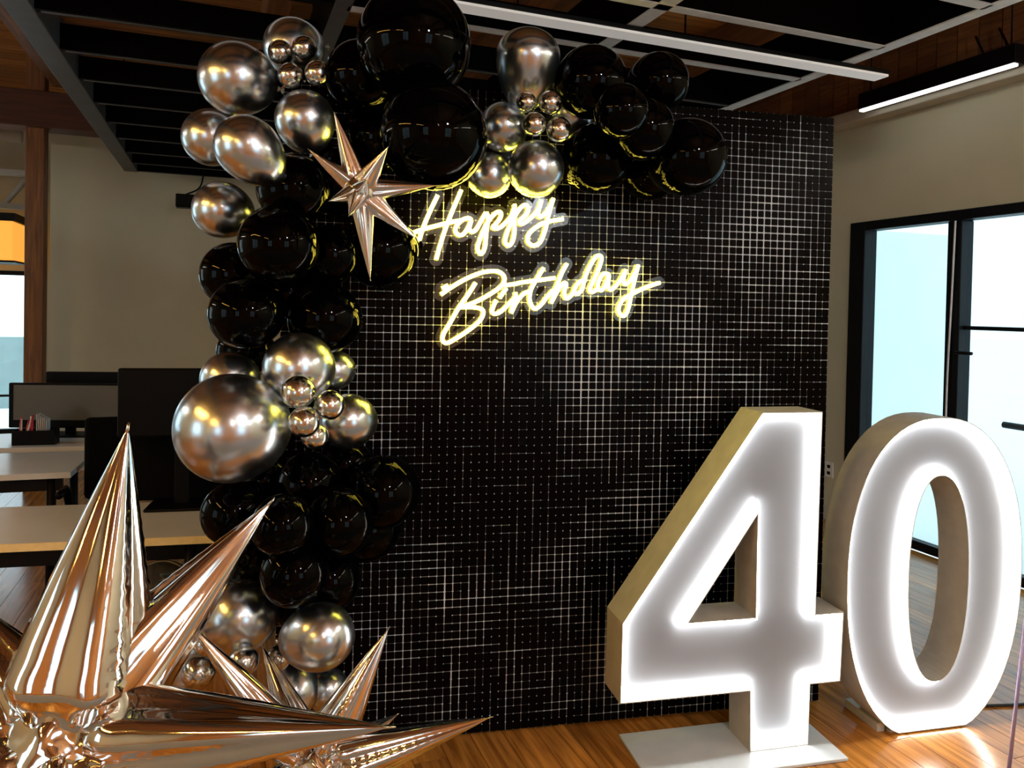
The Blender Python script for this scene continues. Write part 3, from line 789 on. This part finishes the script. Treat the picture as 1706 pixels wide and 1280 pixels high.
# ------------------------------------------------------------------ foil star balloons
def spike_mesh(name, L, R, seed, mat='foil', rows=56, n=36):
    rr = random.Random(seed); ph = rr.uniform(0, 6.28)
    lob = [rr.uniform(-.10, .10) for _ in range(n)]
    nl = rr.choice((4, 5, 5, 6)); vs = []; fs = []
    sm = [rr.uniform(0, 6.28) for _ in range(2)]
    for i in range(rows+1):
        t = i/rows
        prof = min(1, (t/.20))**.6 * max(0, 1-t)**.88 * (1.0+.10*math.sin(PI*t))
        for j in range(n):
            a = 2*PI*j/n
            k = 1 + .27*(abs(math.cos(nl*.5*a+ph))-.55)*(1-t*.3) + lob[j]*.16
            k += .05*math.cos(13*a+ph*3)*(1-t)**2.5 + .16*(1-t)**7*noise.noise(Vector((math.cos(a)*3, math.sin(a)*3, t*22+seed)))
            for s_ in sm:                                  # puckered seam
                da = abs((a-s_+PI) % (2*PI)-PI)
                if da < .32: k += .035*math.sin(i*2.3)*(1-da/.32)*(1-t*.6)
            vs.append((R*prof*k*math.cos(a), R*prof*k*math.sin(a), L*t))
    for i in range(rows):
        for j in range(n): fs.append((i*n+j, i*n+(j+1) % n, (i+1)*n+(j+1) % n, (i+1)*n+j))
    m = MB(); m.add(vs, fs, True)
    m.tube([(0, 0, L*.985), (0, 0, L*1.02)], [R*.03, R*.015], 6)       # taped tip
    return m.mesh(name, mat)
def core_mesh(r, seed, mat='foil'):
    bm = bmesh.new(); bmesh.ops.create_icosphere(bm, subdivisions=4, radius=r)
    for v in bm.verts:
        k = noise.noise(v.co*(11/r*.1)+Vector((seed, 0, 0)))*.16 + noise.noise(v.co*(30/r*.1)+Vector((seed, 3, 0)))*.08
        v.co *= 1+k
    me = bpy.data.meshes.new('core'); bm.to_mesh(me); bm.free()
    me.polygons.foreach_set('use_smooth', [True]*len(me.polygons)); me.materials.append(M[mat]); return me
def star(label, c, R, rc, tips, seed, mat='foil'):
    """tips: (world tip, radius scale)"""
    o = thing('foil_star_balloon', label, 'star balloon', c)
    link('core', core_mesh(rc, seed, mat), o)
    for k, (t, sc_) in enumerate(tips):
        d = t - c
        s_ = link('spike', spike_mesh('spike', d.length, R*sc_, seed*13+k, mat), o)
        s_.rotation_euler = d.to_track_quat('Z', 'Y').to_euler()
    return o
c1 = at(112, 1232, 1.70)
L1 = .70
def dirtip(c, dx, dy, dz, L): return c + Vector((dx, dy, dz)).normalized()*L
t1_ = [(at(213, 714, 1.78), 1.32), (at(452, 836, 1.95), 1.02), (at(648, 1212, 1.60), .95), (at(-70, 985, 1.85), .8), (at(-330, 1200, 1.7), .8),
       (dirtip(c1, .25, -.55, -.35, .50), .75), (dirtip(c1, -.55, -.5, -.3, .55), .8), (dirtip(c1, .35, .25, -.85, .68), .8), (dirtip(c1, -.35, .3, -.85, .68), .8),
       (dirtip(c1, -.1, .95, -.1, .62), .8), (dirtip(c1, -.05, -.35, -.95, .64), .8)]
star('largest silver foil star balloon in front of the garland foot', c1, .125, .13, t1_, 1)
c2 = at(522, 1282, 2.02)
t2_ = [(at(647, 1048, 2.10), 1.0), (at(816, 1196, 2.0), 1.0), (at(437, 1077, 2.2), .85), (at(317, 1042, 2.0), .9), (at(663, 1190, 2.3), .7),
       (dirtip(c2, -.8, -.2, -.45, .45), .9), (dirtip(c2, .5, -.5, -.5, .42), .9), (dirtip(c2, -.1, -.6, -.75, .37), .9), (dirtip(c2, .2, .6, -.65, .42), .8)]
star('medium silver foil star balloon on the floor before the sequin wall', c2, .075, .085, t2_, 2)
c3 = at(600, 318, 2.02)
t3_ = [(at(557, 188, 2.0), .95), (at(646, 246, 1.93), 1.0), (at(727, 309, 2.0), .9), (at(693, 397, 2.02), 1.0), (at(617, 466, 2.02), .9), (at(514, 249, 1.98), .85),
       (at(548, 335, 1.9), .8), (at(581, 360, 1.88), .8), (at(610, 300, 1.86), .8)]
star('small silver foil star balloon pinned high on the black balloons', c3, .034, .045, t3_, 3, 'foil_soft')

# ------------------------------------------------------------------ desks, monitors, chair
def desk(label, loc, ang, w_, d_, z, mtop, medge, legs):
    o = thing('desk', label, 'desk', loc, ang)
    MB().box(-w_, 0, .004, d_, z-.028, z, .002).build('desktop', mtop, o)
    MB().box(-w_, 0, 0, .004, z-.028, z).build('front_edge', medge, o)
    MB().box(-w_+.05, -.05, .06, .085, z-.10, z-.028).build('apron', 'black_steel', o)
    for x in legs:
        for y, dy in ((.07, -.05), (d_-.07, .05)):
            MB().tube([(x, y, z-.028), (x, y+dy*.3, 0)], .022, 8).build('leg', 'black_steel', o)
    return o
DA = math.radians(12.5)
p = onz(345, 893, .73)
desk('nearest pale desk with a yellowish front edge', (p.x+.05, p.y+.01, 0), DA, 1.7, .53, .73, 'desk', 'desk_edge', (-.12, -.95, -1.6))
p = onz(118, 787, .73)
desk('middle pale desk behind the largest star spike', (p.x, p.y, 0), math.radians(18), 1.6, .60, .73, 'desk_pale', 'desk', (-.1, -1.5))
p = onz(181, 743, .73)
desk('far pale desk carrying the open monitor and pen box', (p.x, p.y, 0), math.radians(14), 1.5, .52, .73, 'desk_pale', 'desk', (-.1, -1.4))
def monitor(label, c, ang, w_, h_, zdesk, front=True):
    """c: world centre of the screen"""
    o = thing('monitor', label, 'monitor', (c.x, c.y, zdesk), ang)
    z = c.z - zdesk
    MB().box(-w_/2, w_/2, -.012, .022, z-h_/2, z+h_/2, .006).build('housing', 'plastic', o)
    if front: MB().box(-w_/2+.03, w_/2-.012, -.0135, -.011, z-h_/2+.05, z+h_/2-.012).build('screen', 'screen', o)
    MB().box(-.03, .03, .022, .045, .01, z+.05, .004).build('stand_neck', 'plastic', o)
    MB().box(-.13, .13, -.06, .13, 0, .012, .004).build('stand_foot', 'plastic', o)
    return o
Ym = 4.72
a = at(22, 636, Ym); b = at(206, 722, Ym)
monitor('open dark monitor with a wide lit screen on the far desk', Vector(((a.x+b.x)/2, Ym, (a.z+b.z)/2+.012)), math.radians(6), b.x-a.x, a.z-b.z-.03, .73)
a = at(86, 618, 5.0); b = at(205, 690, 5.0)
monitor('black monitor back showing above the open monitor', Vector(((a.x+b.x)/2+.2, 5.0, (a.z+b.z)/2)), math.radians(8), b.x-a.x+.4, a.z-b.z, .73, False)
Yb = 3.12
a = at(206, 612, Yb); b = at(400, 728, Yb)
monitor('large black monitor back beside the biggest silver balloon', Vector(((a.x+b.x)/2, Yb, (a.z+b.z)/2)), DA, (b.x-a.x), a.z-b.z, .73, False)
dv = thing('desk_divider', 'black fabric desk divider at the back of the nearest desk', 'divider', (onz(208, 842, .73).x, 3.21, .73), DA)
MB().box(0, .62, 0, .025, 0, .30, .004).build('panel', 'fabric', dv)
MB().box(0, .62, -.004, .029, .30, .308).build('top_trim', 'plastic', dv)
# pen box, pens and paper
bx_ = at(60, 722, 4.45)
pb = thing('pen_box', 'black pen box holding red and white pens before the open monitor', 'pen box', (bx_.x, bx_.y, .73), math.radians(14))
w1, d1, h1 = .11, .05, .085
MB().box(-w1, w1, -d1, d1, 0, .006).box(-w1, w1, -d1, -d1+.006, .006, h1).box(-w1, w1, d1-.006, d1, .006, h1).box(-w1, -w1+.006, -d1+.006, d1-.006, .006, h1).box(w1-.006, w1, -d1+.006, d1-.006, .006, h1).build('box', 'plastic', pb)
for k in range(7):
    x = -.09+.012*k; lean = rs.uniform(-.02, .03)
    s_ = thing('pen', ['red pen upright in the black pen box', 'white pen upright in the black pen box'][k % 2], 'pen', (bx_.x, bx_.y, .73), math.radians(14), 'pens in the black pen box')
    MB().tube([(x, rs.uniform(-.02, .02), .008), (x+lean, 0, .155+rs.uniform(-.02, .02))], .0055, 6).build('barrel', ('red', 'white')[k % 2], s_)
pp = thing('paper_stack', 'white papers standing in the black pen box', 'papers', (bx_.x, bx_.y, .73), math.radians(14))
for k in range(6): MB().box(.012+.010*k, .014+.010*k, -.035, .035, .008, .178-.006*k).build('sheet', 'paper', pp)
# office chair
ch = thing('office_chair', 'black office chair between the middle desk and the big star spike', 'chair', (onz(178, 905, 0).x*1.0, 0, 0), .4)
cp = at(215, 770, 3.75)
ch.location = (cp.x, 3.75, 0)
MB().box(-.24, .24, -.23, .23, .44, .51, .03).build('seat', 'fabric', ch)
MB().box(-.22, .22, .20, .25, .56, .98, .024).build('backrest', 'fabric', ch)
MB().box(-.03, .03, .19, .26, .46, .7, .01).build('back_bracket', 'plastic', ch)
MB().cyl((0, 0, .07), (0, 0, .44), .025, 12).build('column', 'black_steel', ch)
for k in range(5):
    a = 2*PI*k/5
    l_ = MB().tube([(0, 0, .10), (.28*math.cos(a), .28*math.sin(a), .07)], .02, 8).build('leg', 'plastic', ch)
    MB().cyl((.28*math.cos(a)-.02, .28*math.sin(a), .03), (.28*math.cos(a)+.02, .28*math.sin(a), .03), .03, 12).build('caster', 'plastic', l_)
for sx in (-1, 1): MB().tube([(sx*.25, .1, .46), (sx*.28, .05, .66), (sx*.28, -.15, .67)], .018, 8).build('armrest', 'plastic', ch)
# floor cable and slim pole at the picture's edge
pa, pb_ = onz(1560, 1192, 0), onz(1760, 1168, 0)
tag(MB().tube(catmull([(0, 0, .006), ((pb_.x-pa.x)*.35, (pb_.y-pa.y)*.4+.01, .006), ((pb_.x-pa.x)*.7, (pb_.y-pa.y)*.65, .006), (pb_.x-pa.x, pb_.y-pa.y, .006)]), .006, 8).build('floor_cable', 'dark_cord', None, (pa.x, pa.y, 0)),
    'dark cable lying on the floor behind the number 0', 'cable')
pf = onz(1676, 1330, 0); pt = at(1712, 1000, pf.y+.02)
sp = thing('slim_pole', 'slim lilac metal pole standing in front of the number 0', 'pole', (pf.x, pf.y, 0))
MB().tube([(0, 0, .01), (pt.x-pf.x, pt.y-pf.y, pt.z)], [.0065, .005], 10).build('tube', 'lilac', sp)
MB().cyl((0, 0, 0), (0, 0, .012), .05, 20).build('foot', 'lilac', sp)
